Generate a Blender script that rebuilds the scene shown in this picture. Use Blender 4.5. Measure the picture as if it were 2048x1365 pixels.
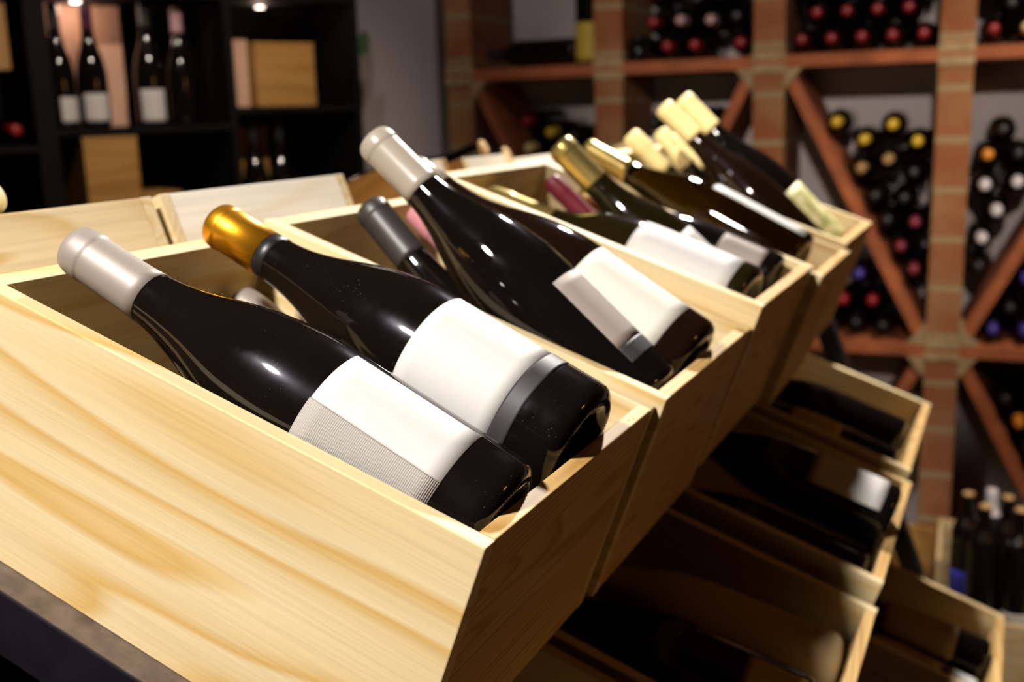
import bpy, bmesh, math, random
from mathutils import Vector, Matrix
random.seed(7)
for o in list(bpy.data.objects):
    bpy.data.objects.remove(o)
SC = bpy.context.scene
COL = SC.collection
R = math.radians

# ------------------------------------------------------------------ camera
cam_d = bpy.data.cameras.new('camera'); cam = bpy.data.objects.new('camera', cam_d); COL.objects.link(cam)
cam.matrix_world = Matrix(((0.925268, -0.049723, 0.376040, 0.217729),
                           (0.378116, 0.199622, -0.903980, -0.471672),
                           (-0.030117, 0.978611, 0.203505, 1.42),
                           (0, 0, 0, 1)))
cam_d.sensor_width = 36; cam_d.lens = 2193.23 / 2048 * 36
cam_d.clip_start = .02; cam_d.clip_end = 30
cam_d.dof.use_dof = True; cam_d.dof.focus_distance = .61; cam_d.dof.aperture_fstop = 6.3
SC.camera = cam
SC.view_settings.view_transform = 'Standard'; SC.view_settings.look = 'None'
SC.view_settings.gamma = 1; SC.view_settings.use_curve_mapping = False
SC.view_settings.exposure = 0.0
SC.cycles.diffuse_bounces = 1
# ------------------------------------------------------------------ world and lamps
wd = bpy.data.worlds.new('cellar_air'); SC.world = wd; wd.use_nodes = True
bg = wd.node_tree.nodes['Background']; bg.inputs[0].default_value = (1, .42, .13, 1); bg.inputs[1].default_value = .013

def spot(name, loc, tgt, power, angle, blend=.6, rad=.035, col=(1, .95, .88)):
    l = bpy.data.lights.new(name, 'SPOT'); l.energy = power; l.spot_size = R(angle); l.spot_blend = blend
    l.shadow_soft_size = rad; l.color = col
    o = bpy.data.objects.new(name, l); COL.objects.link(o); o.location = loc
    o.rotation_euler = (Vector(tgt) - Vector(loc)).to_track_quat('-Z', 'Y').to_euler()
    return o
spot('ceiling_spot_over_camera', (-.44, -1.0, 2.6), (-.05, .2, 1.2), 258, 38, .7, rad=.085)
spot('ceiling_spot_over_crates', (-.2, 2.2, 2.6), (-.12, .85, 1.25), 330, 58, rad=.06)
spot('added_fill_spot_far_crates', (-.45, .15, 2.6), (-.26, 1.22, 1.40), 160, 22, .9, rad=.04)  # extra spot added from the front to brighten the ivory capsules
spot('ceiling_spot_at_the_front', (.42, -1.95, 2.6), (-.12, 2.75, 1.38), 300, 23, .9, rad=.06, col=(1, .88, .78))
spot('ceiling_spot_over_rack', (.75, 1.62, 2.6), (.28, 2.50, .55), 95, 60, .9, rad=.05, col=(1, .86, .72))
spot('added_fill_spot_floor_crate', (.62, 1.22, 2.6), (.45, 2.24, .10), 120, 20, .8, rad=.04, col=(1, .9, .8))  # added only to lift the front panel of the floor crate
spot('ceiling_spot_over_grey_wall', (-1.0, 1.2, 2.6), (-1.15, 2.7, 1.3), 15, 80, .9, rad=.05, col=(1, .92, .9))
spot('added_fill_spot_black_shelf', (-.35, .75, 2.62), (-1.75, 1.95, 1.35), 105, 44, .8, rad=.04, col=(1, .86, .72))  # put in to brighten the labels and boxes on the shelf
wl = bpy.data.lights.new('added_warm_fill_light', 'POINT'); wl.energy = 6.8; wl.color = (1, .43, .12); wl.shadow_soft_size = .12  # added fill, no known lamp: lifts end panels and lower tiers
wlo = bpy.data.objects.new('added_warm_fill_light', wl); COL.objects.link(wlo); wlo.location = (2.05, .6, 1.75)

# ------------------------------------------------------------------ helpers
RK = Matrix(((0.937754, 0.039702, 0.345024, 0),
             (-0.037260, 0.999212, -0.013709, 0),
             (-0.345297, 0.0, 0.938494, 1.2147),
             (0, 0, 0, 1)))           # display rack: u down the slope, v along the row, w out of the crates
def rk(u, v, w): return RK @ Vector((u, v, w))

def props(o, label=None, cat=None, group=None, kind=None):
    if label: o['label'] = label
    if cat: o['category'] = cat
    if group: o['group'] = group
    if kind: o['kind'] = kind
    return o
def thing(name, label, cat, mat=Matrix(), group=None):
    o = bpy.data.objects.new(name, None); COL.objects.link(o); o.empty_display_size = .05
    o.matrix_world = mat
    return props(o, label, cat, group)
def obj(name, bm, m, parent=None, smooth=False, label=None):
    me = bpy.data.meshes.new(name); bmesh.ops.recalc_face_normals(bm, faces=bm.faces); bm.to_mesh(me); bm.free()
    o = bpy.data.objects.new(name, me); COL.objects.link(o); me.materials.append(m)
    if smooth:
        for p in me.polygons: p.use_smooth = True
    if parent is not None: o.parent = parent
    if label: o['label'] = label
    return o
def struct(name, bm, m):
    return props(obj(name, bm, m), kind='structure')
def box(bm, a, b, bev=0):
    x0, y0, z0 = a; x1, y1, z1 = b
    vs = [bm.verts.new(p) for p in ((x0,y0,z0),(x1,y0,z0),(x1,y1,z0),(x0,y1,z0),(x0,y0,z1),(x1,y0,z1),(x1,y1,z1),(x0,y1,z1))]
    fs = [bm.faces.new([vs[i] for i in f]) for f in ((0,3,2,1),(4,5,6,7),(0,1,5,4),(1,2,6,5),(2,3,7,6),(3,0,4,7))]
    if bev:
        es = list({e for f in fs for e in f.edges})
        bmesh.ops.bevel(bm, geom=es, offset=bev, segments=2, affect='EDGES', profile=.5)
    return bm
def boxbm(a, b, bev=0): return box(bmesh.new(), a, b, bev)
def prism(pts, d0, d1, axis=1):
    """polygon in the plane across axis, from d0 to d1"""
    bm = bmesh.new()
    def P(p, d): return (p[0], d, p[1]) if axis == 1 else (p[0], p[1], d)
    A = [bm.verts.new(P(p, d0)) for p in pts]; B = [bm.verts.new(P(p, d1)) for p in pts]
    bm.faces.new(A); bm.faces.new(B[::-1]); n = len(pts)
    for i in range(n): bm.faces.new((A[i], A[(i+1) % n], B[(i+1) % n], B[i]))
    return bm
def lathe(bm, prof, seg=56, cap0=True, cap1=True):
    rings = []
    for r, s in prof:
        if r < 1e-6: rings.append([bm.verts.new((0, 0, s))])
        else: rings.append([bm.verts.new((r*math.cos(2*math.pi*i/seg), r*math.sin(2*math.pi*i/seg), s)) for i in range(seg)])
    for a, b in zip(rings, rings[1:]):
        for i in range(seg):
            j = (i+1) % seg
            if len(a) == 1 and len(b) == 1: continue
            if len(a) == 1: bm.faces.new((a[0], b[j], b[i]))
            elif len(b) == 1: bm.faces.new((a[i], a[j], b[0]))
            else: bm.faces.new((a[i], a[j], b[j], b[i]))
    if cap0 and len(rings[0]) > 1: bm.faces.new(rings[0][::-1])
    if cap1 and len(rings[-1]) > 1: bm.faces.new(rings[-1])
    return bm
def dup(root, mat, label=None, group=None):
    r = root.copy(); COL.objects.link(r); r.matrix_world = mat
    if label: r['label'] = label
    if group: r['group'] = group
    for ch in list(root.children):
        c = ch.copy(); COL.objects.link(c); c.parent = r
        for g in list(ch.children):
            d = g.copy(); COL.objects.link(d); d.parent = c
    return r

# ------------------------------------------------------------------ materials
def newmat(name):
    m = bpy.data.materials.new(name); m.use_nodes = True
    return m, m.node_tree.nodes, m.node_tree.links, m.node_tree.nodes['Principled BSDF']
def plain(name, col, rough=.5, metal=0, spec=.5, noise=0, nscale=60, bump=0):
    m, N, L, b = newmat(name)
    b.inputs['Base Color'].default_value = (*col, 1); b.inputs['Roughness'].default_value = rough
    b.inputs['Metallic'].default_value = metal; b.inputs['Specular IOR Level'].default_value = spec
    if noise or bump:
        tc = N.new('ShaderNodeTexCoord'); n = N.new('ShaderNodeTexNoise'); n.inputs['Scale'].default_value = nscale; n.inputs['Detail'].default_value = 5
        L.new(tc.outputs['Object'], n.inputs['Vector'])
        if noise:
            r = N.new('ShaderNodeValToRGB')
            r.color_ramp.elements[0].position = .3; r.color_ramp.elements[1].position = .7
            r.color_ramp.elements[0].color = (*[c*(1-noise) for c in col], 1); r.color_ramp.elements[1].color = (*[min(1, c*(1+noise*.6)) for c in col], 1)
            L.new(n.outputs['Fac'], r.inputs['Fac']); L.new(r.outputs['Color'], b.inputs['Base Color'])
        if bump:
            bp = N.new('ShaderNodeBump'); bp.inputs['Strength'].default_value = bump; bp.inputs['Distance'].default_value = .002
            L.new(n.outputs['Fac'], bp.inputs['Height']); L.new(bp.outputs['Normal'], b.inputs['Normal'])
    return m
def wood(name, axis, light, dark, rough=.55, band=13, across=9, along=1.1, streak=.13, tilt=0):
    """pine: broad growth bands running along the given axis plus fine fibres"""
    m, N, L, b = newmat(name)
    tc = N.new('ShaderNodeTexCoord'); oi = N.new('ShaderNodeObjectInfo')
    mu = N.new('ShaderNodeMath'); mu.operation = 'MULTIPLY'; mu.inputs[1].default_value = 9.7; L.new(oi.outputs['Random'], mu.inputs[0])
    ad = N.new('ShaderNodeVectorMath'); ad.operation = 'ADD'; L.new(tc.outputs['Object'], ad.inputs[0]); L.new(mu.outputs[0], ad.inputs[1])
    def scaled(a, c):
        mp = N.new('ShaderNodeMapping'); s = [c, c, c]; s[axis] = a; mp.inputs['Scale'].default_value = s; mp.inputs['Rotation'].default_value = (0, R(tilt), 0)
        L.new(ad.outputs[0], mp.inputs['Vector']); return mp
    n1 = N.new('ShaderNodeTexNoise'); n1.inputs['Scale'].default_value = 1; n1.inputs['Detail'].default_value = 1.5; n1.inputs['Roughness'].default_value = .4
    n1.inputs['Distortion'].default_value = .3
    L.new(scaled(along, across).outputs[0], n1.inputs['Vector'])
    m1 = N.new('ShaderNodeMath'); m1.operation = 'MULTIPLY'; m1.inputs[1].default_value = band; L.new(n1.outputs['Fac'], m1.inputs[0])
    fr = N.new('ShaderNodeMath'); fr.operation = 'FRACT'; L.new(m1.outputs[0], fr.inputs[0])
    rp = N.new('ShaderNodeValToRGB'); L.new(fr.outputs[0], rp.inputs['Fac'])
    e = rp.color_ramp.elements; e[0].position = 0; e[0].color = (*light, 1); e[1].position = 1; e[1].color = (*light, 1)
    x = rp.color_ramp.elements.new(.52); x.color = (*[l*.75+d*.25 for l, d in zip(light, dark)], 1)
    x = rp.color_ramp.elements.new(.84); x.color = (*dark, 1)
    n2 = N.new('ShaderNodeTexNoise'); n2.inputs['Scale'].default_value = 1; n2.inputs['Detail'].default_value = 3
    L.new(scaled(9, 420).outputs[0], n2.inputs['Vector'])
    n3 = N.new('ShaderNodeTexNoise'); n3.inputs['Scale'].default_value = 1; n3.inputs['Detail'].default_value = 2
    L.new(scaled(1.5, 6).outputs[0], n3.inputs['Vector'])
    r2 = N.new('ShaderNodeMapRange'); r2.inputs[1].default_value = .35; r2.inputs[2].default_value = .68; r2.inputs[3].default_value = 1; r2.inputs[4].default_value = 1-streak
    L.new(n2.outputs['Fac'], r2.inputs[0])
    r3 = N.new('ShaderNodeMapRange'); r3.inputs[1].default_value = .3; r3.inputs[2].default_value = .7; r3.inputs[3].default_value = .9; r3.inputs[4].default_value = 1.06
    L.new(n3.outputs['Fac'], r3.inputs[0])
    mm = N.new('ShaderNodeMath'); mm.operation = 'MULTIPLY'; L.new(r2.outputs[0], mm.inputs[0]); L.new(r3.outputs[0], mm.inputs[1])
    vm = N.new('ShaderNodeVectorMath'); vm.operation = 'SCALE'; L.new(rp.outputs['Color'], vm.inputs[0]); L.new(mm.outputs[0], vm.inputs['Scale'])
    L.new(vm.outputs[0], b.inputs['Base Color']); b.inputs['Roughness'].default_value = rough; b.inputs['Specular IOR Level'].default_value = .25
    bp = N.new('ShaderNodeBump'); bp.inputs['Strength'].default_value = .12; bp.inputs['Distance'].default_value = .0006
    L.new(n2.outputs['Fac'], bp.inputs['Height']); L.new(bp.outputs['Normal'], b.inputs['Normal'])
    return m
PL, PD = (.82, .645, .375), (.70, .47, .19)
PINE_U = wood('pine_along_length', 0, PL, PD)
PINE_FRONT = wood('broad_grained_pine', 0, PL, (.70, .44, .145), band=10, across=8.5, along=1.3, streak=.10, tilt=6)
PINE_V = wood('pine_along_width', 1, PL, PD, band=12, across=12)
PINE_END = wood('pine_end_boards', 1, (.72, .47, .19), (.52, .28, .08), band=30, across=18)
PALE_V = wood('pale_pine_along_width', 1, (.90, .82, .70), (.86, .74, .56), band=7)
BOARD = wood('brown_board', 2, (.42, .24, .09), (.34, .17, .05), band=9)
TANBOX = wood('tan_plywood', 0, (.48, .25, .07), (.38, .18, .04), band=8)
PINKBOARD_GLOW = plain('pinkish_plywood_and_glow', (.62, .36, .24), .6, noise=.1, nscale=8)  # pinkish ply tone; on the wine box board it stands for lamp glow

def glass(name, col, col2=None, rough=.045, dust=.5):
    """near opaque bottle glass: sharp reflections, a thin dusty haze and specks"""
    m, N, L, b = newmat(name)
    b.inputs['Roughness'].default_value = rough; b.inputs['IOR'].default_value = 1.5
    tc = N.new('ShaderNodeTexCoord'); oi = N.new('ShaderNodeObjectInfo')
    ad = N.new('ShaderNodeVectorMath'); ad.operation = 'ADD'; L.new(tc.outputs['Object'], ad.inputs[0]); L.new(oi.outputs['Random'], ad.inputs[1])
    v = N.new('ShaderNodeTexVoronoi'); v.inputs['Scale'].default_value = 330; L.new(ad.outputs[0], v.inputs['Vector'])
    n = N.new('ShaderNodeTexNoise'); n.inputs['Scale'].default_value = 38; n.inputs['Detail'].default_value = 6; L.new(ad.outputs[0], n.inputs['Vector'])
    lt = N.new('ShaderNodeMath'); lt.operation = 'LESS_THAN'; lt.inputs[1].default_value = .13; L.new(v.outputs['Distance'], lt.inputs[0])
    gt = N.new('ShaderNodeMapRange'); gt.inputs[1].default_value = .55; gt.inputs[2].default_value = .72; L.new(n.outputs['Fac'], gt.inputs[0])
    mu = N.new('ShaderNodeMath'); mu.operation = 'MULTIPLY'; L.new(lt.outputs[0], mu.inputs[0]); L.new(gt.outputs[0], mu.inputs[1])
    m2 = N.new('ShaderNodeMath'); m2.operation = 'MULTIPLY'; m2.inputs[1].default_value = .35*dust; L.new(mu.outputs[0], m2.inputs[0])
    mx = N.new('ShaderNodeMix'); mx.data_type = 'RGBA'; mx.inputs[6].default_value = (*col, 1); mx.inputs[7].default_value = (.35, .32, .30, 1)
    L.new(m2.outputs[0], mx.inputs[0]); L.new(mx.outputs[2], b.inputs['Base Color'])
    g = N.new('ShaderNodeBsdfGlossy'); g.inputs['Roughness'].default_value = .26; g.inputs['Color'].default_value = (.62, .58, .72, 1)
    hz = N.new('ShaderNodeMapRange'); hz.inputs[1].default_value = .42; hz.inputs[2].default_value = .75; hz.inputs[3].default_value = 0; hz.inputs[4].default_value = .035*dust
    n4 = N.new('ShaderNodeTexNoise'); n4.inputs['Scale'].default_value = 22; n4.inputs['Detail'].default_value = 5; L.new(ad.outputs[0], n4.inputs['Vector']); L.new(n4.outputs['Fac'], hz.inputs[0])
    ms = N.new('ShaderNodeMixShader'); L.new(hz.outputs[0], ms.inputs[0]); L.new(b.outputs[0], ms.inputs[1]); L.new(g.outputs[0], ms.inputs[2])
    L.new(ms.outputs[0], N['Material Output'].inputs['Surface'])
    return m
DARK = glass('dark_bottle_glass', (.0050, .0034, .0026))
DARK2 = glass('clean_dark_bottle_glass', (.0045, .0032, .0028), dust=.25)
BROWNG = glass('brown_black_bottle_glass', (.009, .004, .002), dust=.4)
OLIVE = glass('olive_bottle_glass', (.012, .0088, .0022), dust=.3)
def clearglass(name, col):
    m, N, L, b = newmat(name)
    b.inputs['Base Color'].default_value = (*col, 1); b.inputs['Transmission Weight'].default_value = 1
    b.inputs['Roughness'].default_value = .03; b.inputs['IOR'].default_value = 1.38
    return m
AMBER = clearglass('amber_wine_glass', (.046, .025, .0016))
def capsule(name, col, rough=.34, metal=.0, spec=.5):
    return plain(name, col, rough, metal, spec, noise=.05, nscale=30)
CAP = dict(cream=capsule('cream_grey_capsule', (.37, .315, .255), .30), grey=capsule('silver_grey_capsule', (.32, .270, .238), .50, .25),
           orange=capsule('copper_orange_capsule', (.80, .34, .015), .33, .85), dark=capsule('charcoal_capsule', (.038, .031, .030), .42),
           gold=capsule('gold_capsule', (.52, .375, .12), .30, .75), ivory=capsule('ivory_capsule', (.86, .68, .30), .45),
           pink=capsule('pink_capsule', (.72, .28, .30), .4), red=capsule('red_capsule', (.30, .008, .012), .4),
           yellow=capsule('yellow_capsule', (.72, .46, .02), .4), white=capsule('white_capsule', (.74, .68, .70), .45),
           black=capsule('black_capsule', (.012, .010, .010), .4), blue=capsule('blue_capsule', (.06, .04, .30), .4),
           purple=capsule('purple_capsule', (.07, .006, .045), .35), wine=capsule('dark_red_capsule', (.22, .02, .04), .4),
           tan=capsule('tan_capsule', (.42, .24, .09), .5), orangecap=capsule('amber_capsule', (.75, .26, .02), .4),
           rose=capsule('pale_pink_capsule', (.50, .30, .32), .4), cork=plain('cork', (.50, .30, .12), .8, noise=.25, nscale=150))
def paper(name, col, rough=.62, rib=0, spec=.3):
    m, N, L, b = newmat(name)
    b.inputs['Base Color'].default_value = (*col, 1); b.inputs['Roughness'].default_value = rough; b.inputs['Specular IOR Level'].default_value = spec
    tc = N.new('ShaderNodeTexCoord')
    n = N.new('ShaderNodeTexNoise'); n.inputs['Scale'].default_value = 420; n.inputs['Detail'].default_value = 3; L.new(tc.outputs['Object'], n.inputs['Vector'])
    bp = N.new('ShaderNodeBump'); bp.inputs['Strength'].default_value = .1; bp.inputs['Distance'].default_value = .0004
    if rib:
        w = N.new('ShaderNodeTexWave'); w.bands_direction = 'Z'; w.inputs['Scale'].default_value = rib; w.inputs['Distortion'].default_value = .4
        w.inputs['Detail'].default_value = 1
        L.new(tc.outputs['Object'], w.inputs['Vector']); L.new(w.outputs['Fac'], bp.inputs['Height']); bp.inputs['Strength'].default_value = .5
        r = N.new('ShaderNodeValToRGB'); r.color_ramp.elements[0].color = (*[c*.9 for c in col], 1); r.color_ramp.elements[1].color = (*[min(1, c*1.07) for c in col], 1)
        L.new(w.outputs['Fac'], r.inputs['Fac']); L.new(r.outputs['Color'], b.inputs['Base Color'])
    else: L.new(n.outputs['Fac'], bp.inputs['Height'])
    L.new(bp.outputs['Normal'], b.inputs['Normal'])
    return m
WHITE = paper('white_label_paper', (.61, .585, .565)); CREAMP = paper('cream_label_paper', (.72, .685, .60))
GREYP = paper('ribbed_grey_label_paper', (.39, .355, .325), rib=260); BLACKP = paper('black_satin_label_paper', (.042, .036, .040), .52, spec=.4)
MAUVE = paper('mauve_grey_label_paper', (.36, .30, .27)); TANP = paper('tan_label_paper', (.40, .28, .17)); GOLDP = paper('gold_label_paper', (.58, .40, .05), .45)
KRAFT = paper('kraft_paper', (.42, .29, .15)); BLUEP = paper('blue_label_paper', (.05, .05, .45)); GREYWHITE = paper('grey_white_label_paper', (.62, .58, .56))
def floral():
    m, N, L, b = newmat('floral_label_paper')
    tc = N.new('ShaderNodeTexCoord'); v = N.new('ShaderNodeTexVoronoi'); v.inputs['Scale'].default_value = 62; v.feature = 'SMOOTH_F1'
    n = N.new('ShaderNodeTexNoise'); n.inputs['Scale'].default_value = 90; n.inputs['Detail'].default_value = 3
    L.new(tc.outputs['Object'], v.inputs['Vector']); L.new(tc.outputs['Object'], n.inputs['Vector'])
    ad = N.new('ShaderNodeMath'); ad.operation = 'MULTIPLY_ADD'; ad.inputs[1].default_value = .6; L.new(n.outputs['Fac'], ad.inputs[0]); L.new(v.outputs['Distance'], ad.inputs[2])
    r = N.new('ShaderNodeValToRGB'); L.new(ad.outputs[0], r.inputs['Fac'])
    e = r.color_ramp.elements; e[0].position = .35; e[0].color = (.86, .80, .54, 1); e[1].position = .95; e[1].color = (.42, .44, .14, 1)
    x = e.new(.6); x.color = (.78, .70, .36, 1)
    L.new(r.outputs['Color'], b.inputs['Base Color']); b.inputs['Roughness'].default_value = .6
    return m
FLORAL = floral()
BLACKPAINT = plain('black_painted_steel', (.010, .008, .012), .42, 0, .3, noise=.3, nscale=40)
BLACKWOOD = plain('black_stained_wood', (.0055, .0045, .004), .7, 0, .12, noise=.3, nscale=12)
WORN = plain('worn_brown_paint', (.115, .082, .064), .5, noise=.45, nscale=55, bump=.3)
MUD = plain('cement_mortar', (.42, .30, .15), .9, noise=.25, nscale=40, bump=.5)
TERRA = plain('terracotta_board', (.42, .115, .035), .75, noise=.35, nscale=14, bump=.3)
PLASTER = plain('white_plaster', (.62, .54, .53), .9, noise=.06, nscale=5)
GREYWALL = plain('grey_painted_wall', (.44, .38, .375), .85, noise=.05, nscale=4)
NAIL = plain('dark_nail', (.03, .02, .015), .5, .6)
FLOORM = plain('dark_floor_tile', (.06, .045, .038), .5, noise=.3, nscale=6)
def brick(name, base, second):
    m, N, L, b = newmat(name)
    tc = N.new('ShaderNodeTexCoord'); sx = N.new('ShaderNodeSeparateXYZ'); L.new(tc.outputs['Object'], sx.inputs[0])
    def math1(op, a, v=None, c=None):
        k = N.new('ShaderNodeMath'); k.operation = op
        if hasattr(a, 'links'): L.new(a, k.inputs[0])
        else: k.inputs[0].default_value = a
        if v is not None:
            if hasattr(v, 'links'): L.new(v, k.inputs[1])
            else: k.inputs[1].default_value = v
        return k.outputs[0]
    nz = N.new('ShaderNodeTexNoise'); nz.inputs['Scale'].default_value = 45; nz.inputs['Detail'].default_value = 4; L.new(tc.outputs['Object'], nz.inputs['Vector'])
    zz = math1('ADD', math1('DIVIDE', sx.outputs['Z'], .1265), .62)
    zz = math1('ADD', zz, math1('MULTIPLY', math1('SUBTRACT', nz.outputs['Fac'], .5), .06))
    mort = math1('LESS_THAN', math1('FRACT', zz), .13)
    rib = math1('SINE', math1('MULTIPLY', sx.outputs['Z'], 2*math.pi/.0046))
    n2 = N.new('ShaderNodeTexNoise'); n2.inputs['Scale'].default_value = 9; n2.inputs['Detail'].default_value = 4; L.new(tc.outputs['Object'], n2.inputs['Vector'])
    r = N.new('ShaderNodeValToRGB'); L.new(n2.outputs['Fac'], r.inputs['Fac']); r.color_ramp.elements[0].position = .38; r.color_ramp.elements[1].position = .62
    r.color_ramp.elements[0].color = (*base, 1); r.color_ramp.elements[1].color = (*second, 1)
    dk = N.new('ShaderNodeMapRange'); dk.inputs[1].default_value = -1; dk.inputs[2].default_value = 1; dk.inputs[3].default_value = .72; dk.inputs[4].default_value = 1.05; L.new(rib, dk.inputs[0])
    vs = N.new('ShaderNodeVectorMath'); vs.operation = 'SCALE'; L.new(r.outputs['Color'], vs.inputs[0]); L.new(dk.outputs[0], vs.inputs['Scale'])
    mx = N.new('ShaderNodeMix'); mx.data_type = 'RGBA'; L.new(mort, mx.inputs[0]); L.new(vs.outputs[0], mx.inputs[6]); mx.inputs[7].default_value = (.42, .30, .15, 1)
    L.new(mx.outputs[2], b.inputs['Base Color']); b.inputs['Roughness'].default_value = .85
    bp = N.new('ShaderNodeBump'); bp.inputs['Strength'].default_value = .6; bp.inputs['Distance'].default_value = .0015; L.new(rib, bp.inputs['Height']); L.new(bp.outputs['Normal'], b.inputs['Normal'])
    return m
BRICK = brick('ribbed_clay_brick', (.40, .13, .045), (.46, .215, .085))

# ------------------------------------------------------------------ bottle builder
BU = [(0,.0314),(.0010,.0352),(.0022,.0380),(.0040,.0400),(.0065,.0413),(.0100,.0417),(.0131,.0418),(.04,.0418),(.08,.0418),(.1144,.0418),(.1260,.0417),(.1362,.0413),(.147,.0403),(.158,.0387),(.169,.0367),(.1798,.0341),(.191,.0306),(.2017,.0269),(.2125,.0233),(.2234,.0204),(.232,.0184),(.242,.0169),(.2520,.0161),(.2616,.0158),(.2760,.0156),(.2916,.0154),(.2928,.0155),(.2940,.0161),(.2954,.0162),(.3050,.0158),(.3139,.0153),(.3190,.0146),(.3218,.0138),(.3236,.0122),(.3246,.0095),(.325,0)]
BO = [(0,.030),(.0015,.034),(.0035,.0382),(.0065,.0400),(.0110,.0405),(.10,.0405),(.205,.0405),(.214,.0402),(.222,.0392),(.230,.0372),(.238,.0338),(.246,.0290),(.254,.0238),(.262,.0198),(.270,.0176),(.280,.0164),(.2916,.0156),(.2928,.0157),(.2940,.0163),(.2954,.0164),(.3139,.0156),(.3190,.0148),(.3218,.0138),(.3236,.0122),(.3246,.0095),(.325,0)]
def tail(ring, top):
    """the same bottle with its lip ring and its top at other heights"""
    g = ring-.0012
    return [p for p in BU if p[0] < .262] + [(g-.0012,.0154),(g,.0155),(ring,.0161),(ring+.0014,.0162),(ring+(top-ring)*.55,.0157),(top-.0032,.0147),(top-.0016,.0138),(top-.0006,.0121),(top-.0001,.0095),(top,0)]
def rad(P, s):
    for (a, ra), (b, rb) in zip(P, P[1:]):
        if a <= s <= b: return ra + (rb-ra)*(s-a)/(b-a)
    return P[-1][1]
def patch(P, k, kr, s0, s1, p0, p1, off=.00025, n=28, ns=8):
    """a label: a thin curved sheet lying on the bottle"""
    bm = bmesh.new(); G = []
    for lay in (0, .0002):
        g = []
        for i in range(ns+1):
            s = s0 + (s1-s0)*i/ns
            r = rad(P, s)*kr + off + lay - (.0002 if lay == 0 else 0)
            g.append([bm.verts.new((r*math.cos(R(p0+(p1-p0)*j/n)), r*math.sin(R(p0+(p1-p0)*j/n)), s*k)) for j in range(n+1)])
        G.append(g)
    for g, fl in ((G[0], True), (G[1], False)):
        for i in range(ns):
            for j in range(n):
                q = (g[i][j], g[i][j+1], g[i+1][j+1], g[i+1][j]); bm.faces.new(q[::-1] if fl else q)
    a, b = G
    for j in range(n):
        bm.faces.new((a[0][j], a[0][j+1], b[0][j+1], b[0][j])); bm.faces.new((a[ns][j], b[ns][j], b[ns][j+1], a[ns][j+1]))
    for i in range(ns):
        bm.faces.new((a[i][0], b[i][0], b[i+1][0], a[i+1][0])); bm.faces.new((a[i][n], a[i+1][n], b[i+1][n], b[i][n]))
    return bm
def bottle_parts(t, gl, capm, labels=(), k=1, kr=1, P=BU, capstart=.2525, capname='capsule', seg=56, knurl=False, band=None):
    cs = capstart
    prof = [(0, .016*k), (.012*kr, .0145*k), (.022*kr, .008*k), (.028*kr, .0012*k)] + [(r*kr, s*k) for s, r in P if s < cs] + [(rad(P, cs)*kr, cs*k), (rad(P, cs+.004)*kr-.0008, (cs+.004)*k), (0, (cs+.004)*k)]
    obj('glass_body', lathe(bmesh.new(), prof, seg), gl, t, True)
    if capm is not None:
        cp = [(rad(P, cs)*kr, cs*k-.0001), (rad(P, cs)*kr+.0006, cs*k)] + [(r*kr+(.0006 if s < P[-1][0]-.002 else 0), s*k) for s, r in P if s > cs+.001]
        obj(capname, lathe(bmesh.new(), cp, seg, cap0=False), capm, t, True)
    if band:
        bp = [(rad(P, s)*kr+(0.0001 if i in (0, 3) else .0005), s*k) for i, s in enumerate((band[0], band[0]+.0003, band[1]-.0003, band[1]))]
        obj('neck_band', lathe(bmesh.new(), bp, seg, False, False), band[2], t, True)
    first = None
    for L in labels:
        s0, s1, p0, p1, m, nm = L[:6]
        sub = nm in ('label_band', 'label_stripe') and first is not None
        o = obj(nm, patch(P, k, kr, s0, s1, p0, p1, L[6] if len(L) > 6 else .00025), m, first if sub else t, True)
        if first is None: first = o
    if knurl:
        bm = bmesh.new(); n = 84
        for i in range(n):
            a = 2*math.pi*i/n; r = .0330*kr
            x = Matrix.Translation((r*math.cos(a), r*math.sin(a), .0012)) @ Matrix.Rotation(a, 4, 'Z') @ Matrix.Diagonal((.0022, .0007, .0012, 1))
            bmesh.ops.create_uvsphere(bm, u_segments=8, v_segments=5, radius=1, matrix=x)
        obj('knurled_ring', bm, gl, t, True)
def pose(b, a, e, base=RK):
    """base point in cm in the rack frame, turn a and lift e of the neck in degrees"""
    a, e = R(a), R(e)
    d = Vector((-math.cos(a)*math.cos(e), math.sin(a)*math.cos(e), math.sin(e)))
    e1 = (Vector((0, 0, 1)) - d*d.z).normalized(); e2 = d.cross(e1)
    return base @ Matrix(((e1.x, e2.x, d.x, b[0]/100), (e1.y, e2.y, d.y, b[1]/100), (e1.z, e2.z, d.z, b[2]/100), (0, 0, 0, 1)))
def pose2(b, top):
    b, top = Vector(b), Vector(top); d = (top-b).normalized()
    up = Vector((0, 0, 1)) if abs(d.z) < .95 else Vector((0, -1, 0))
    e1 = (up - d*d.dot(up)).normalized(); e2 = d.cross(e1)
    return Matrix(((e1.x, e2.x, d.x, b.x), (e1.y, e2.y, d.y, b.y), (e1.z, e2.z, d.z, b.z), (0, 0, 0, 1)))
def bottle(label, mat, gl, capm, labels=(), group=None, **kw):
    t = thing('wine_bottle', label, 'bottle', mat, group)
    bottle_parts(t, gl, capm, labels, **kw)
    return t

# ------------------------------------------------------------------ setting
struct('floor', boxbm((-3.2, -2.4, -.06), (2.2, 3.0, 0)), FLOORM)
struct('ceiling', boxbm((-3.2, -2.4, 2.72), (2.2, 3.0, 2.78)), plain('dark_ceiling', (.20, .17, .15), .9))
struct('wall_back', boxbm((-1.29, 2.885, 0), (2.2, 3.0, 2.72)), PLASTER)
struct('wall_back_left', boxbm((-3.2, 2.63, 0), (-1.292, 3.0, 2.72)), GREYWALL)
struct('wall_left', boxbm((-3.3, -2.4, 0), (-3.2, 2.63, 2.72)), GREYWALL)

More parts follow.
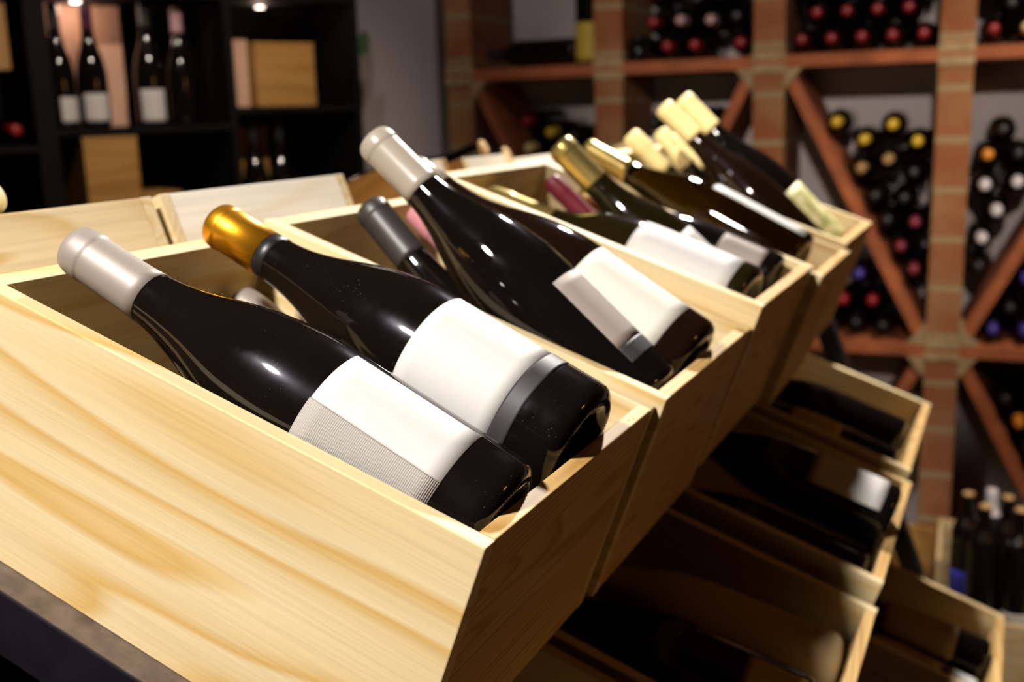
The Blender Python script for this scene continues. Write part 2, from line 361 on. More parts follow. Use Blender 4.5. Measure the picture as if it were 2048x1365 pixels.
# ------------------------------------------------------------------ crates
def crate(label, ui, uo_l, uo_r, v0, v1, w, H, ts, base=RK, group=None, mats=None, far_ts=None, drop=0, nails=False, front=None):
    """ui = inner (left, right); uo = outer ends; rim at w; open on top"""
    ms = mats or (PINE_U, PINE_V, PINE_END)
    t = thing('wine_crate', label, 'crate', base @ Matrix.Translation((uo_l, v0, w-H)), group)
    X = uo_r-uo_l; Y = v1-v0; a = ui[0]-uo_l; b = ui[1]-uo_l; fts = far_ts or ts; bv = .0009
    near = obj('side_panel', boxbm((0, 0, 0), (X, ts, H), bv), front or ms[0], t)
    obj('side_panel', boxbm((0, Y-fts, 0), (X, Y, H-drop), bv), ms[0], t)
    obj('end_panel', boxbm((0.0004, ts+.0002, 0), (a, Y-fts-.0002, H-.0003), bv), ms[1], t)
    endp = obj('end_panel', boxbm((b, ts+.0002, 0), (X-.0004, Y-fts-.0002, H-.0003), bv), ms[2], t)
    obj('base_panel', boxbm((a+.0003, ts+.0003, .001), (b-.0003, Y-fts-.0003, .010)), ms[0], t)
    if nails:
        for x, y in ((X-.0040, .2395), (X-.0052, .2325)):
            bm = bmesh.new(); bmesh.ops.create_circle(bm, cap_ends=True, segments=12, radius=.0009, matrix=Matrix.Translation((x, y, H-.0001)))
            obj('nail', bm, NAIL, endp)
        for (x, z) in ((X-.0056, .020), (X-.0056, .0765)):
            bm = bmesh.new(); bmesh.ops.create_circle(bm, cap_ends=True, segments=14, radius=.0021, matrix=Matrix.Translation((x, -.0002, z)) @ Matrix.Rotation(R(90), 4, 'X'))
            obj('nail', bm, NAIL, near)
    return t
crate('nearest pine wine crate, its broad grained side filling the lower left', (-.33, 0), -.3445, .0102, -.0117, .2672, .0006, .1720, .0117, nails=True, far_ts=.0110, front=PINE_FRONT)
crate('second pine wine crate from the viewer, holding the tall cream-capped bottle', (-.3315, .0050), -.3455, .0158, .2684, .5435, .0078, .1712, .0122)
crate('third pine wine crate from the viewer, holding several gold-capped bottles', (-.330, .0060), -.3450, .0178, .5450, .8225, .0300, .1730, .0140)
crate('fourth pine wine crate, its end jutting past the third one', (-.330, .0200), -.3450, .0312, .8240, 1.0590, .0215, .1700, .0130)
crate('farthest pine wine crate of the upper row, holding the ivory-capped bottles', (-.330, .0110), -.3450, .0228, 1.0605, 1.3360, .0295, .1740, .0130)

# display rack: sloping dark decks, near beam, legs
rack = thing('display_rack', 'black painted sloping display rack carrying the pine crates in tiers', 'rack', Matrix.Translation((0, .6, 0)))
inv = rack.matrix_world.inverted()
def rackpart(name, bm, m, world=False):
    M = inv @ (Matrix() if world else RK)
    bmesh.ops.transform(bm, matrix=M, verts=bm.verts)
    return obj(name, bm, m, rack)
rackpart('side_beam', boxbm((-.372, -.0312, -.216), (.030, -.0005, -.1722), .0016), BLACKPAINT)
rackpart('beam_top_strip', boxbm((-.370, -.0302, -.1724), (.028, -.0009, -.1716)), WORN)
rackpart('deck', boxbm((-.36, 0, -.20), (-.004, 1.345, -.1726)), BLACKWOOD)
for (a, b, w) in ((.270, .542, .0078-.1712), (.547, .821, .030-.173), (.826, 1.057, .0215-.170), (1.062, 1.334, .0295-.174)):
    rackpart('deck_riser', boxbm((-.34, a, -.1724), (-.006, b, w-.0003)), BLACKWOOD)
rackpart('middle_deck', boxbm((-.15, -.05, -.452), (.205, 1.42, -.424)), BLACKWOOD)
rackpart('lower_deck', boxbm((.06, -.05, -.690), (.43, 1.42, -.656)), BLACKWOOD)
def leg(p0, p1, wx=.042, wy=.03):
    d = Vector(p1)-Vector(p0); q = d.to_track_quat('Z', 'Y').to_matrix().to_4x4()
    bm = boxbm((-wx/2, -wy/2, 0), (wx/2, wy/2, d.length), .002); bmesh.ops.transform(bm, matrix=Matrix.Translation(p0) @ q, verts=bm.verts); return bm
rackpart('leg', leg((.393, 1.455, 0), (-.095, 1.455, 1.31)), BLACKPAINT, True)
rackpart('leg', leg((-1.17, 1.455, 0), (-.66, 1.455, 1.31)), BLACKPAINT, True)
rackpart('leg', leg((.40, -.075, 0), (-.015, -.075, 1.11)), BLACKPAINT, True)
rackpart('leg', leg((-1.19, -.075, 0), (-.72, -.075, 1.2)), BLACKPAINT, True)

# other side of the ridge: crates sloping away
def other(y, x=-.445, z=1.359):
    th = R(20.2); u = Vector((-math.cos(th), 0, -math.sin(th))); w = Vector((-math.sin(th), 0, math.cos(th)))
    yaw = Matrix.Rotation(R(-2.275), 4, 'Z')
    m = Matrix(((u.x, 0, w.x, 0), (0, -1, 0, 0), (u.z, 0, w.z, 0), (0, 0, 0, 1)))
    return Matrix.Translation((x+.0397*y, y, z)) @ yaw @ m
PALE = (PINE_U, PALE_V, PINE_END)
def ocrate(label, y0, y1, dz=0, L=.33, mats=PALE, x=-.445):
    crate(label, (.011, L-.011), 0, L, 0, y1-y0, 0, .165, .012, base=other(y1, x=x, z=1.359+dz), mats=(mats[0], mats[1], mats[1]))
ORANGEW = wood('orange_pine', 0, (.50, .25, .065), (.42, .19, .04))
ocrate('pine crate beyond the ridge at the left edge, streaky yellow end board', .005, .292, 0, mats=(PINE_U, PINE_V, PINE_V))
ocrate('pale pine crate beyond the ridge behind the orange-capped bottle', .302, .592, .001, mats=(PINE_U, PALE_V, PALE_V))
ocrate('pine crate beyond the ridge behind the cream-capped bottle, standing higher with an orange side', .690, .835, .006, mats=(ORANGEW, PALE_V, PALE_V))
ocrate('pine crate beyond the ridge just left of the two corked necks', .880, 1.028, .004)
ocrate('pine crate beyond the ridge holding the two dark corked bottles', 1.034, 1.262, -.004, L=.40)
ocrate('farthest pine crate beyond the ridge, behind the ivory capsules', 1.60, 1.91, .004)
bm = boxbm((.125, -1.93, -.20), (.34, -.0, -.1705)); bmesh.ops.transform(bm, matrix=other(0), verts=bm.verts); rackpart('far_deck', bm, BLACKWOOD, True)

# ------------------------------------------------------------------ bottles of the upper row
bottle('dark bottle with grey capsule lying nearest, white and grey label', pose((-.48, 4.78, -2.19), -2.45, 8.66), DARK, CAP['grey'],
       [(.0322, .1145, -53.7, 6, WHITE, 'front_label'), (.0322, .1150, -98, -53.9, GREYP, 'label_band')], k=1.034, kr=.982, P=tail(.2897, .3058), capstart=.2435, knurl=True)
bottle('dark bottle with shiny copper orange capsule, cream label and black stripe', pose((-.32, 15.33, -.43), 3.30, 5.36), DARK, CAP['orange'],
       [(.0450, .1178, -178, 14, WHITE, 'front_label'), (.0328, .0448, -178, 16, BLACKP, 'label_stripe')], k=1.015, kr=1.037, P=tail(.3017, .3140), capstart=.2632, knurl=True,
       band=(.2537, .2629, CAP['black']))
bottle('dark bottle with tall cream capsule leaning highest in the second crate', pose((-1.07, 32.27, -2.74), -.33, 22.52), DARK2, CAP['cream'],
       [(.0415, .1122, -38.5, 15, MAUVE, 'front_label'), (.0270, .0413, -38.5, 19, BLACKP, 'label_stripe')], k=1.005, kr=.990, P=tail(.2961, .3095), capstart=.2465)
bottle('dark bottle with cream label behind the tall cream-capped bottle', pose((-.15, 40.63, -.78), 4.17, 10.94), BROWNG, CAP['cream'],
       [(.0258, .1165, -128, 6, CREAMP, 'front_label')], k=1.022, kr=1.003, P=tail(.300, .312), capstart=.2720)
bottle('dark bottle with matt charcoal capsule lying low in the second crate', pose((-1.29, 33.57, -11.46), 7.12, 24.10), DARK2, CAP['dark'], k=1.036, kr=.955, P=tail(.3086, .3214), capstart=.2575)
bottle('bottle with pink capsule low in the second crate, mostly hidden', pose((-1.02, 47.14, -10.69), -2.88, 21.69), DARK2, CAP['pink'], k=1.0, kr=.945, capstart=.2525)
bottle('grey-capped bottle lying underneath, behind the two front bottles', pose((-1.04, 20.5, -11.3), 2.78, 12.21), DARK2, CAP['grey'], k=.98, kr=.965, capstart=.2525)
bottle('bottle lying reversed underneath the nearest grey-capped bottle, brown label', pose2(rk(-.324, .046, -.115), rk(-.008, .050, -.115)), BROWNG, CAP['dark'],
       [(.030, .115, -60, 60, TANP, 'front_label')], k=.96, kr=.95)
# third crate
bottle('pale gold capped bottle lying lowest along the third crate rim, white label', pose((-.55, 61.41, .68), 4.98, -.61), OLIVE, CAP['gold'],
       [(.018, .1325, -150, 9, WHITE, 'front_label')], k=.975, kr=1.008, capstart=.2362)
bottle('olive bottle with brushed gold capsule raised in the third crate', pose((-1.14, 72.15, -5.0), -7.2, 25.73), OLIVE, CAP['gold'],
       [(.046, .1430, -85, 4, GREYWHITE, 'front_label')], k=.914, kr=.980, P=tail(.3089, .3260), capstart=.2590)
bottle('bottle with deep red capsule low in the third crate', pose((-4.88, 77.7, -9.1), -8.3, 25.6), DARK2, CAP['wine'], k=.848, kr=.70, capstart=.2370)
bottle('dark bottle with mauve framed label at the far side of the third crate', pose((-1.0, 77.2, 1.0), 4.0, 1.0), DARK2, CAP['gold'],
       [(.022, .0890, -105, -14, MAUVE, 'front_label')], k=.80, kr=.68)
bottle('amber white wine bottle with gold capsule, long white label on top', pose((-.48, 87.72, 1.45), 6.5, 5.9), AMBER, CAP['gold'],
       [(.0070, .1370, -24, 22, WHITE, 'front_label')], k=.989, kr=.966, P=tail(.3130, .3255), capstart=.2522, band=(.2500, .2520, CAP['black']))
# farthest crate
bottle('dark bottle with ivory capsule standing highest, pale floral label at its base', pose((-.76, 127.2, -3.17), -5.75, 26.7), DARK2, CAP['ivory'],
       [(.010, .1165, -115, 40, FLORAL, 'front_label')], k=1.052, kr=.980, P=tail(.3110, .3234), capstart=.2585)
bottle('dark bottle with ivory capsule just left of the highest one', pose((-.60, 119.15, -3.91), -5.54, 25.56), BROWNG, CAP['ivory'], k=1.063, kr=.918, P=tail(.3090, .3213), capstart=.2575)
IV = dict(capstart=.2525)
bottle('leftmost of three low ivory capped bottles in the farthest crate', pose((-3.36, 114.7, -9.51), -11.32, 27.87), DARK2, CAP['ivory'], k=1.036, kr=.893, group='low ivory capped bottles', **IV)
bottle('middle one of three low ivory capped bottles in the farthest crate', pose((-3.84, 121.69, -10.46), 5.65, 29.75), DARK2, CAP['ivory'], k=1.03, kr=.842, group='low ivory capped bottles', **IV)
bottle('rightmost of three low ivory capped bottles in the farthest crate', pose((-1.15, 129.0, -10.8), 1.2, 27.2), DARK2, CAP['ivory'], k=1.08, kr=.715, group='low ivory capped bottles', **IV)
# bottles beyond the ridge
def ridge_bottle(label, top, cap, ln=.285, e=20, **kw):
    d = Vector((math.cos(R(e)), .02, math.sin(R(e)))).normalized(); t = Vector(top)
    bottle(label, pose2(t-d*ln, t), DARK2, cap, k=ln/.325, kr=.92, **kw)
ridge_bottle('dark corked bottle neck beyond the ridge, left one of the pair', (-.474, 1.110, 1.369), CAP['cork'], capstart=.318, capname='cork')
ridge_bottle('dark corked bottle neck beyond the ridge, right one of the pair', (-.470, 1.194, 1.355), CAP['cork'], capstart=.318, capname='cork')
ridge_bottle('cream capped bottle end cut by the left picture edge beyond the ridge', (-.462, .152, 1.371), CAP['ivory'], .275)

# ------------------------------------------------------------------ lower tiers
LOWM = (PINE_U, PINE_V, PINE_END)
crate('nearest crate of the middle tier, low in the foreground under the upper row', (-.128, .2175), -.139, .229, .330, .660, -.250, .170, .012)
crate('second crate of the middle tier, holding the bottle with a half-lit white label', (-.132, .2130), -.143, .2250, .687, 1.034, -.235, .172, .013)
crate('farthest crate of the middle tier, holding the gold-labelled bottle', (-.138, .2055), -.149, .2175, 1.046, 1.412, -.225, .172, .013)
crate('crate of the middle tier at the bottom edge, hardly lit', (-.128, .2175), -.139, .229, -.02, .318, -.252, .168, .012)
crate('crate of the lowest tier at the lower right corner', (.09, .4380), .079, .4500, 1.045, 1.335, -.480, .170, .013)
bottle('kraft-paper wrapped bottle lying in the nearest middle tier crate', pose((21.0, 56.0, -29.2), -9.24, -.06), KRAFT, CAP['tan'], k=1.03)
bottle('black bottle with yellow label lying at the bottom edge of the picture', pose((20.02, 45.5, -28.89), -.63, -3.08), DARK2, CAP['black'], [(.008, .063, -100, -2, GOLDP, 'front_label')], k=.997)
bottle('dark bottle with white label half in light, lying in the middle tier', pose((21.15, 84.26, -22.34), -.39, -1.09), DARK2, CAP['black'], [(.0170, .106, -64, 16, WHITE, 'front_label')], kr=.995)
bottle('dark unlabelled bottle in front of the half-lit white label', pose((20.6, 74.9, -28.0), 0, 0), DARK2, CAP['black'], kr=.985)
bottle('black bottle with gold label, in the farthest middle tier crate', pose((19.9, 114.2, -27.66), .08, .32), DARK2, CAP['black'], [(.087, .1636, -50, 10, GOLDP, 'front_label')], k=1.012, kr=.978)
bottle('dark bottle behind the gold-labelled one in the middle tier', pose((19.6, 129.0, -27.4), 1, 0), DARK2, CAP['black'])
bottle('bottle with tan label lying in the lowest tier crate', pose((43.3, 119.77, -51.27), -1.24, -2.61), DARK2, CAP['black'], [(.052, .166, -80, 14, TANP, 'front_label')], k=.962)
bottle('bottle with a small white label at the lower right corner', pose((43.1, 110.6, -53.6), -.36, -.61), DARK2, CAP['black'], [(.010, .050, -90, 12, WHITE, 'front_label'), (.062, .17, -90, 12, TANP, 'label_band')], k=.99, kr=.975)

# ------------------------------------------------------------------ brick rack
PX = (-1.18, -.722, -.28, .18, .638); PW = .0415; YF, YB = 2.547, 2.872
SH = ((2.270, 2.303), (1.515, 1.548), (.759, .792), (.003, .036))
br = thing('brick_wine_rack', 'built-in brick wine rack with terracotta shelves and slanting boards', 'wine rack', Matrix.Translation((-.27, 2.7, 0)))
binv = br.matrix_world.inverted()
def bpart(name, bm, m):
    bmesh.ops.transform(bm, matrix=binv, verts=bm.verts); return obj(name, bm, m, br)
for a, b in SH: bpart('shelf', boxbm((-1.225, YF-.003, a), (.70, YB, b), .002), TERRA)
for x in PX:
    for (lo, hi) in ((.036, .759), (.792, 1.515), (1.548, 2.27)):
        bpart('pillar', boxbm((x-PW, YF, lo), (x+PW, YB, hi), .003), BRICK)
def brace(x0, z0, x1, z1, t=.030):
    d = Vector((x1-x0, z1-z0)).normalized(); n = Vector((-d.y, d.x))*t/2
    return prism([(x0+n.x, z0+n.y), (x1+n.x, z1+n.y), (x1-n.x, z1-n.y), (x0-n.x, z0-n.y)], YF+.004, YB)
dirs = {0: '\\', 1: '/', 2: '\\', 3: '/'}; diag = {}
for i in range(4):
    xl, xr = PX[i]+PW, PX[i+1]-PW
    for (lo, hi), flip in (((.792, 1.515), 0), ((.036, .759), 1)):
        s = (dirs[i] == '/') ^ bool(flip)
        p = (xl+.012, lo+.02, xr-.012, hi-.02) if s else (xl+.012, hi-.02, xr-.012, lo+.02)
        bpart('slanting_board', brace(*p), TERRA); diag[i, flip] = p
def joint(x, z, sx, sz):
    return prism([(x, z), (x+sx*.045, z), (x, z+sz*.058)], YF-.004, YF+.10)
for i, x in enumerate(PX):
    for z, sz in ((1.515, -1), (.792, 1), (.759, -1)):
        for sx in (-1, 1):
            if (i == 0 and sx < 0) or (i == 4 and sx > 0): continue
            nb = diag[(i if sx > 0 else i-1), 1 if z < .78 else 0]
            ends = [(nb[0], nb[1]), (nb[2], nb[3])]
            if any(abs(e[0]-x) < .1 and abs(e[1]-z) < .05 for e in ends):
                bpart('mortar_joint', joint(x+sx*PW, z, sx, sz), MUD)
    for z in (1.515, .792, 1.548, .759):
        bpart('mortar_joint', boxbm((x-PW-.002, YF-.0045, z-.012), (x+PW+.002, YF+.02, z+.012), .002), MUD)

# bottles lying in the brick rack, necks to the viewer
MASTER = {}
def rack_bottle(x, z, cap, label, group, yc=2.556, base=False, kr=.840):
    key = cap
    d = Matrix(((0, 1, 0, x), (0, 0, -1, yc+.285) , (-1, 0, 0, z), (0, 0, 0, 1)))   # local z -> -y
    d = Matrix(((1, 0, 0, x), (0, 0, -1, yc+.300), (0, 1, 0, z), (0, 0, 0, 1)))
    if base: d = Matrix(((1, 0, 0, x), (0, 0, 1, YF+.012), (0, -1, 0, z), (0, 0, 0, 1)))
    if key in MASTER: return dup(MASTER[key], d, label, group)
    t = thing('wine_bottle', label, 'bottle', d, group)
    bottle_parts(t, DARK2, CAP[cap], (), k=.923, kr=kr, P=BO, capstart=.268, seg=28)
    MASTER[key] = t
    return t
def inside_by(poly, p, m):
    for (a, b) in zip(poly, poly[1:]+poly[:1]):
        nx, nz = -(b[1]-a[1]), b[0]-a[0]
        if ((p[0]-a[0])*nx+(p[1]-a[1])*nz)/math.hypot(nx, nz) < m: return False
    return True
def fill(poly, fixed, r=.0343):
    """let more bottles settle in a bin around the given ones"""
    inside = lambda x, z: inside_by(poly, (x, z), r)
    pts = list(fixed); new = []
    gap = lambda x, z: all(math.hypot(x-a, z-b) > 2*r for a, b in pts)
    xs = [p[0] for p in poly]; zs = [p[1] for p in poly]
    grid = [(min(xs)+.003*i, min(zs)+.003*j) for j in range(int((max(zs)-min(zs))/.003)+1) for i in range(int((max(xs)-min(xs))/.003)+1)]
    grid = [g for g in grid if inside(*g)]
    while True:
        grid = [g for g in grid if gap(*g)]
        if not grid: break
        # the lowest place that touches the most neighbours
        best = max(grid, key=lambda g: sum(1 for a, b in pts if math.hypot(g[0]-a, g[1]-b) < 2*r+.006) + (0 if inside_by(poly, g, r+.005) else .8) - g[1]*3)
        pts.append(best); new.append(best)
    return new
NUM = ['', 'second ', 'third ', 'fourth ', 'fifth ', 'sixth ', 'seventh ', 'eighth ', 'ninth ', 'tenth ']
def stack(where, group, poly, fixed, zmax=9, r=.0343, poor=None):
    """fixed = [(x, z, capsule)]"""
    allb = [(x, z, c) for x, z, c in fixed] + [(x, z, 'black') for x, z in fill(poly, [(a, b) for a, b, _ in fixed], r) if z < zmax]
    rows = []
    for b in sorted(allb, key=lambda q: q[1]):
        if rows and b[1]-rows[-1][0][1] < .040: rows[-1].append(b)
        else: rows.append([b])
    for ri, row in enumerate(rows):
        for ci, (x, z, c) in enumerate(sorted(row)):
            if c == 'BASE':
                rack_bottle(x, z, 'dark', 'dark bottle lying with its round base outwards in the middle top bin', group, base=True); continue
            cn = dict(black='black', red='red', rose='pale pink', white='white', yellow='yellow', tan='tan', wine='dark red', blue='blue', orangecap='amber', ivory='cream').get(c, c)
            rack_bottle(x, z, c, '%s capped bottle, %srow up, %sfrom left, %s' % (cn, NUM[ri] or 'first ', NUM[ci] or 'first ', where), group)
xl = lambda i: PX[i]+PW
xr = lambda i: PX[i+1]-PW
def rect(i, lo, hi): return [(xl(i), lo), (xr(i), lo), (xr(i), hi), (xl(i), hi)]
def tri(i, upper, lo=.792, hi=1.515, flip=0):
    a, b = xl(i), xr(i); t = .017
    if (dirs[i] == '/') ^ bool(flip):
        return [(a, lo+t*2.2), (b-t, hi), (a, hi)] if upper else [(a+t, lo), (b, lo), (b, hi-t*2.2)]
    return [(b, lo+t*2.2), (b, hi), (a+t, hi)] if upper else [(a, lo), (b-t, lo), (a, hi-t*2.2)]
stack('top bin beside the right pillar', 'bottles in the top bin left of the right pillar', rect(2, 1.548, 1.80),
      [(-.200, 1.586, 'red'), (-.125, 1.586, 'red'), (-.050, 1.586, 'red'), (.025, 1.586, 'red'), (.100, 1.586, 'red'),
       (-.163, 1.652, 'red'), (-.088, 1.652, 'red'), (-.013, 1.652, 'red'), (.062, 1.652, 'red')])
stack('middle top bin of brick rack', 'bottles in the middle top bin', rect(1, 1.548, 1.80),
      [(-.560, 1.587, 'red'), (-.484, 1.587, 'red'), (-.360, 1.587, 'red'), (-.598, 1.652, 'red'), (-.522, 1.653, 'rose'), (-.440, 1.650, 'rose'), (-.600, 1.728, 'red'), (-.639, 1.587, 'BASE')])
stack('top right bin of brick rack', 'bottles in the right top bin', [(xl(3), 1.548), (xl(3)+.20, 1.548), (xl(3)+.20, 1.8), (xl(3), 1.8)], [(.262, 1.588, 'red'), (.338, 1.588, 'ivory')])
stack('pile left of the right pillar', 'pile left of the right pillar above the slanting board', tri(2, True),
      [(-.106, 1.371, 'yellow'), (-.035, 1.324, 'yellow'), (.034, 1.361, 'yellow'), (.096, 1.317, 'yellow'), (.026, 1.272, 'tan'), (-.040, 1.250, 'tan'), (.099, 1.109, 'wine'), (.066, 1.046, 'wine'), (.101, .986, 'wine')], zmax=1.30)
stack('pile below the middle slanting board', 'pile left of the right pillar below the slanting board', tri(2, False),
      [(-.036, .970, 'blue'), (-.075, .899, 'red'), (.000, .899, 'red')], zmax=.99)
stack('pile right of the right pillar', 'pile right of the right pillar above the slanting board', tri(3, True),
      [(.265, 1.281, 'orangecap'), (.262, 1.205, 'white'), (.337, 1.212, 'white'), (.293, 1.140, 'white'), (.262, 1.070, 'white'), (.330, 1.146+.0, 'black')][:5], zmax=1.36)
stack('pile below the right slanting board', 'pile right of the right pillar below the slanting board', [(xl(3)+.02, .792), (xl(3)+.25, .792), (xl(3)+.25, 1.2)],
      [(.371, .968, 'blue'), (.300, .833, 'blue'), (.376, .833, 'blue')], zmax=1.1)
stack('left bin under top shelf', 'bottles under the top shelf on the left', tri(0, True),
      [(-.979, 1.395, 'red'), (-.905, 1.362, 'yellow'), (-.973, 1.318, 'ivory')], zmax=1.38)
stack('bin behind the ivory capsules', 'bottles under the top shelf in the second bin', [(-.68, 1.10), (-.55, 1.10), (-.34, 1.45), (-.34, 1.50), (-.68, 1.50)], [], zmax=1.42)
stack('lower right bin', 'bottles in the lower right bin', tri(3, True, .036, .759, 1), [(.376, .588, 'orangecap')], zmax=.70)
bottle('standing bottle with gold label at the end of the top shelf', Matrix.Translation((-.806, 2.64, 1.5485)), DARK2, CAP['black'], [(.012, .125, -170, 10, GOLDP, 'front_label')], k=.95, kr=.98, P=BO)
bottle('dark bottle lying sideways along the top shelf on the left', pose2((-.849, 2.66, 1.5905), (-1.13, 2.66, 1.5905)), DARK2, CAP['black'], kr=.99, k=.86, P=BO)

# ------------------------------------------------------------------ black shelving unit on the left
E_, N_ = Vector((.503, .864, 0)), Vector((.864, -.503, 0)); O_ = Vector((-1.894, 1.62, 0))
SU = Matrix(((E_.x, -N_.x, 0, O_.x), (E_.y, -N_.y, 0, O_.y), (0, 0, 1, 0), (0, 0, 0, 1)))   # x along the front, y into the unit
su = thing('shelving_unit', 'black wooden shelving unit in the dim left corner', 'shelf', SU)
D = .30; ZT = 1.74
for x0, x1 in ((-.60, -.575), (-.002, .05), (.505, .525), (.895, .915)): obj('upright', boxbm((x0, 0, 0), (x1, D, ZT), .001), BLACKWOOD, su)
obj('back_panel', boxbm((-.60, D, 0), (.915, D+.012, ZT)), BLACKWOOD, su)
obj('top_board', boxbm((-.60, 0, ZT+.0002), (.915, D, ZT+.022), .001), BLACKWOOD, su)
for x0, x1, zs in ((-.575, -.002, (.5, 1.10, 1.36)), (.05, .505, (.5, 1.10, 1.398)), (.525, .895, (.5, 1.10, 1.440))):
    for z in zs: obj('shelf', boxbm((x0, .001, z), (x1, D, z+.018), .0006), BLACKWOOD, su)
def su_at(x, y, z): return SU @ Matrix.Translation((x, y, z)) @ Matrix.Rotation(R(-90), 4, 'Z')
GW = [(.012, .085, -75, 60, GREYWHITE, 'front_label')]
kb = dict(k=.95, kr=.91)
bottle('leftmost standing bottle on the black shelf, narrow white label', su_at(.090, .085, 1.4165), DARK2, CAP['black'], [(.015, .080, -20, 62, GREYWHITE, 'front_label')], **kb)
bottle('standing bottle with purple capsule and white label on the black shelf', su_at(.163, .060, 1.4165), DARK2, CAP['purple'], [(.015, .088, -55, 45, GREYWHITE, 'front_label')], **kb)
bottle('standing bottle with a wide white label in the middle of the black shelf', su_at(.315, .07, 1.4165), DARK2, CAP['black'], [(.010, .094, -60, 42, GREYWHITE, 'front_label')], k=.985, kr=.93)
bottle('unlabelled standing bottle with dull pink capsule on the black shelf', su_at(.405, .08, 1.4165), DARK2, CAP['rose'], **kb)
bottle('black standing bottle beside the upright of the black shelf', su_at(.466, .19, 1.4165), DARK2, CAP['black'], **kb)
bottle('standing bottle below the wooden box in the black shelf, left one', su_at(.60, .08, 1.1185), DARK2, CAP['black'], **kb)
bottle('standing bottle below the wooden box in the black shelf, right one', su_at(.68, .08, 1.1185), DARK2, CAP['black'], **kb)
bottle('red capped bottle lying in the leftmost bay of the black shelf', SU @ pose2((-.06, .297, 1.4155), (-.045, .003, 1.4155)), DARK2, CAP['red'], k=.9, kr=.89)
bottle('white capped bottle at the left picture edge in the black shelf', SU @ pose2((-.12, .297, 1.4900), (-.12, .003, 1.4900)), DARK2, CAP['white'], k=.9, kr=.85)
def wbox(label, a, b, m, lid=True, name='wooden_box', cat='box'):
    t = thing(name, label, cat, SU @ Matrix.Translation(a))
    s = [q-p for p, q in zip(a, b)]
    obj('box_body', boxbm((0, 0, 0), (s[0], s[1], s[2]-.012), .0015), m, t)
    obj('lid', boxbm((-.001, -.001, s[2]-.0115), (s[0]+.001, s[1], s[2]), .0015), m, t)
    return t
wbox('tall tan plywood box under the bottles in the black shelf', (.108, .01, 1.1185), (.245, .21, 1.392), TANBOX)
wbox('flat tan box at the foot of the tall plywood box', (.255, .03, 1.1185), (.36, .2, 1.243), TANBOX)
wbox('wooden wine box in the right bay of the black shelf', (.592, .01, 1.4585), (.772, .19, 1.632), TANBOX)
wbox('pinkish plywood board box behind the bottles on the black shelf', (.055, .215, 1.4165), (.30, .295, 1.735), PINKBOARD_GLOW)
wbox('narrow tan box standing left of the wooden wine box', (.530, .20, 1.4585), (.588, .29, 1.738), TANBOX)
wbox('added board tinted with pink lamp glow, left of the wooden wine box', (.548, .045, 1.4585), (.586, .06, 1.640), PINKBOARD_GLOW)  # added board, the lamp glow on the box side put into its colour
wbox('tan box behind the standing bottles in the lower right bay', (.56, .20, 1.1185), (.70, .295, 1.405), TANBOX)
wbox('brown box in the upper left corner of the black shelf', (-.35, .05, 1.56), (-.03, .28, 1.735), BOARD)
# lamp inside the shelf
lp = thing('shelf_lamp', 'small round lamp under the top of the black shelf', 'lamp', SU @ Matrix.Translation((.16, .12, ZT)))
m, N, L, b = newmat('lamp_lens'); b.inputs['Emission Color'].default_value = (1, .75, .65, 1); b.inputs['Emission Strength'].default_value = 6
obj('lens', lathe(bmesh.new(), [(.012, -.0075), (.012, -.006)], 20), m, lp); obj('housing', lathe(bmesh.new(), [(.016, -.0058), (.016, -.0005)], 20), BLACKPAINT, lp)
lp2 = dup(lp, SU @ Matrix.Translation((.66, .10, ZT)), 'small round lamp under the top of the right shelf bay')
for q, e in ((lp, .55), (lp2, .30)):
    pl = bpy.data.lights.new('shelf_lamp_glow', 'POINT'); pl.energy = e; pl.color = (1, .72, .58); pl.shadow_soft_size = .012
    plo = bpy.data.objects.new('shelf_lamp_glow', pl); COL.objects.link(plo); plo.parent = q; plo.location = (0, 0, -.02)
# leaves beside the shelf
pt = thing('trailing_plant', 'sprig of green leaves beside the black shelf', 'plant', SU @ Matrix.Translation((.90, -.01, 1.655)))
LEAF = plain('green_leaf', (.03, .10, .02), .5)
bm = bmesh.new()
for i in range(9):
    a = i*2.1; q = Matrix.Translation((.02+.012*math.cos(a), -.012*abs(math.sin(a)), -.006*i)) @ Matrix.Rotation(a, 4, 'Z') @ Matrix.Rotation(.7, 4, 'Y') @ Matrix.Diagonal((.022, .010, .0016, 1))
    bmesh.ops.create_uvsphere(bm, u_segments=8, v_segments=6, radius=1, matrix=q)
obj('leaves', bm, LEAF, pt, True)
bm = bmesh.new(); bmesh.ops.create_cone(bm, segments=8, radius1=.0015, radius2=.001, depth=.07, cap_ends=True, matrix=Matrix.Translation((.018, -.004, -.02)))
obj('stem', bm, LEAF, pt)

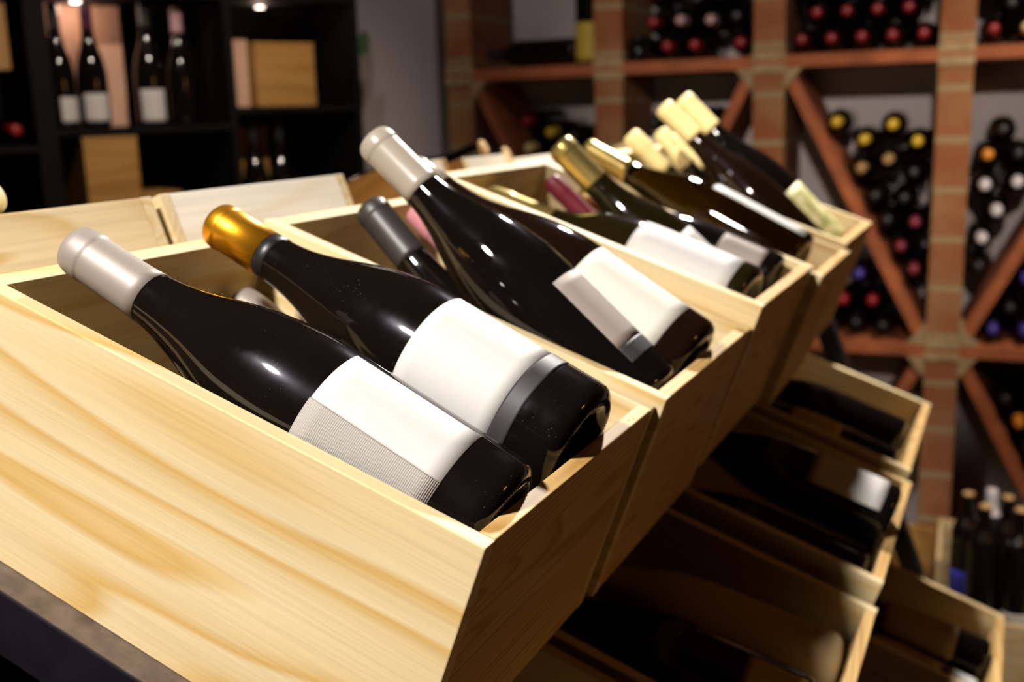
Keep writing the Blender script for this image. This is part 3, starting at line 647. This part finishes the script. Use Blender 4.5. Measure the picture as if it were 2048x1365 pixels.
# ------------------------------------------------------------------ crate of standing bottles on the floor, lower right
fc = thing('wine_crate', 'open crate of standing corked bottles in front of the brick rack', 'crate', Matrix.Translation((.195, 2.20, .001)))
obj('front_panel', boxbm((0, 0, 0), (.46, .012, .190), .001), PINE_U, fc)
obj('side_panel', boxbm((0, .0122, 0), (.012, .30, .33), .001), PINE_V, fc)
obj('side_panel', boxbm((.448, .0122, 0), (.46, .30, .33), .001), PINE_V, fc)
obj('back_panel', boxbm((.0122, .288, 0), (.4478, .30, .33), .001), PINE_U, fc)
obj('base_panel', boxbm((.0122, .0122, 0), (.4478, .2878, .010)), PINE_U, fc)
ck = dict(capstart=.316, capname='cork', k=.98, kr=.90, P=BO)
def standing(x, y, label, capm, labels=(), z=.0115, **kw):
    bottle(label, Matrix.Translation((x, y, z)) @ Matrix.Rotation(R(-90), 4, 'Z'), DARK2, capm, labels, **kw)
prop = .135
st = thing('wooden_stand', 'low wooden riser inside the floor crate under the corked bottles', 'stand', Matrix.Translation((.215, 2.216, .0115)))
obj('top_board', boxbm((0, 0, prop-.012), (.42, .265, prop), .001), PINE_U, st); obj('leg', boxbm((.01, .02, 0), (.03, .24, prop-.0122)), PINE_U, st); obj('leg', boxbm((.39, .02, 0), (.41, .24, prop-.0122)), PINE_U, st)
zz = .0115+prop+.0005
standing(.262, 2.345, 'corked bottle with a blue label, leftmost in the floor crate', CAP['cork'], [(.02, .12, -80, 30, BLUEP, 'front_label')], zz, **ck)
standing(.300, 2.263, 'corked bottle in the front row of the floor crate, left one', CAP['cork'], (), zz, **ck)
standing(.352, 2.345, 'corked bottle behind the front row of the floor crate', CAP['cork'], (), zz, **ck)
standing(.378, 2.262, 'corked bottle in the front row of the floor crate, pale label at its base', CAP['cork'], [(.01, .06, -60, 50, GREYWHITE, 'front_label')], zz, **ck)
standing(.318, 2.425, 'pale capped bottle at the back of the floor crate', CAP['white'], (), zz, k=.94, kr=.9, P=BO)
standing(.430, 2.345, 'black bottle with a pale pink label at the right picture edge', CAP['black'], [(.012, .10, -70, 60, GREYWHITE, 'front_label')], zz, k=.86, kr=.9, P=BO)
lb = thing('crate_lid', 'tan wooden board leaning beside the floor crate', 'board', Matrix.Translation((.06, 2.29, .001)))
obj('board', prism([(.0, .0), (.122, .0), (.128, .372), (.008, .388)], 0, .012), TANBOX, lb)
obj('cleat', boxbm((.012, -.008, .02), (.105, -.0004, .045)), TANBOX, lb)
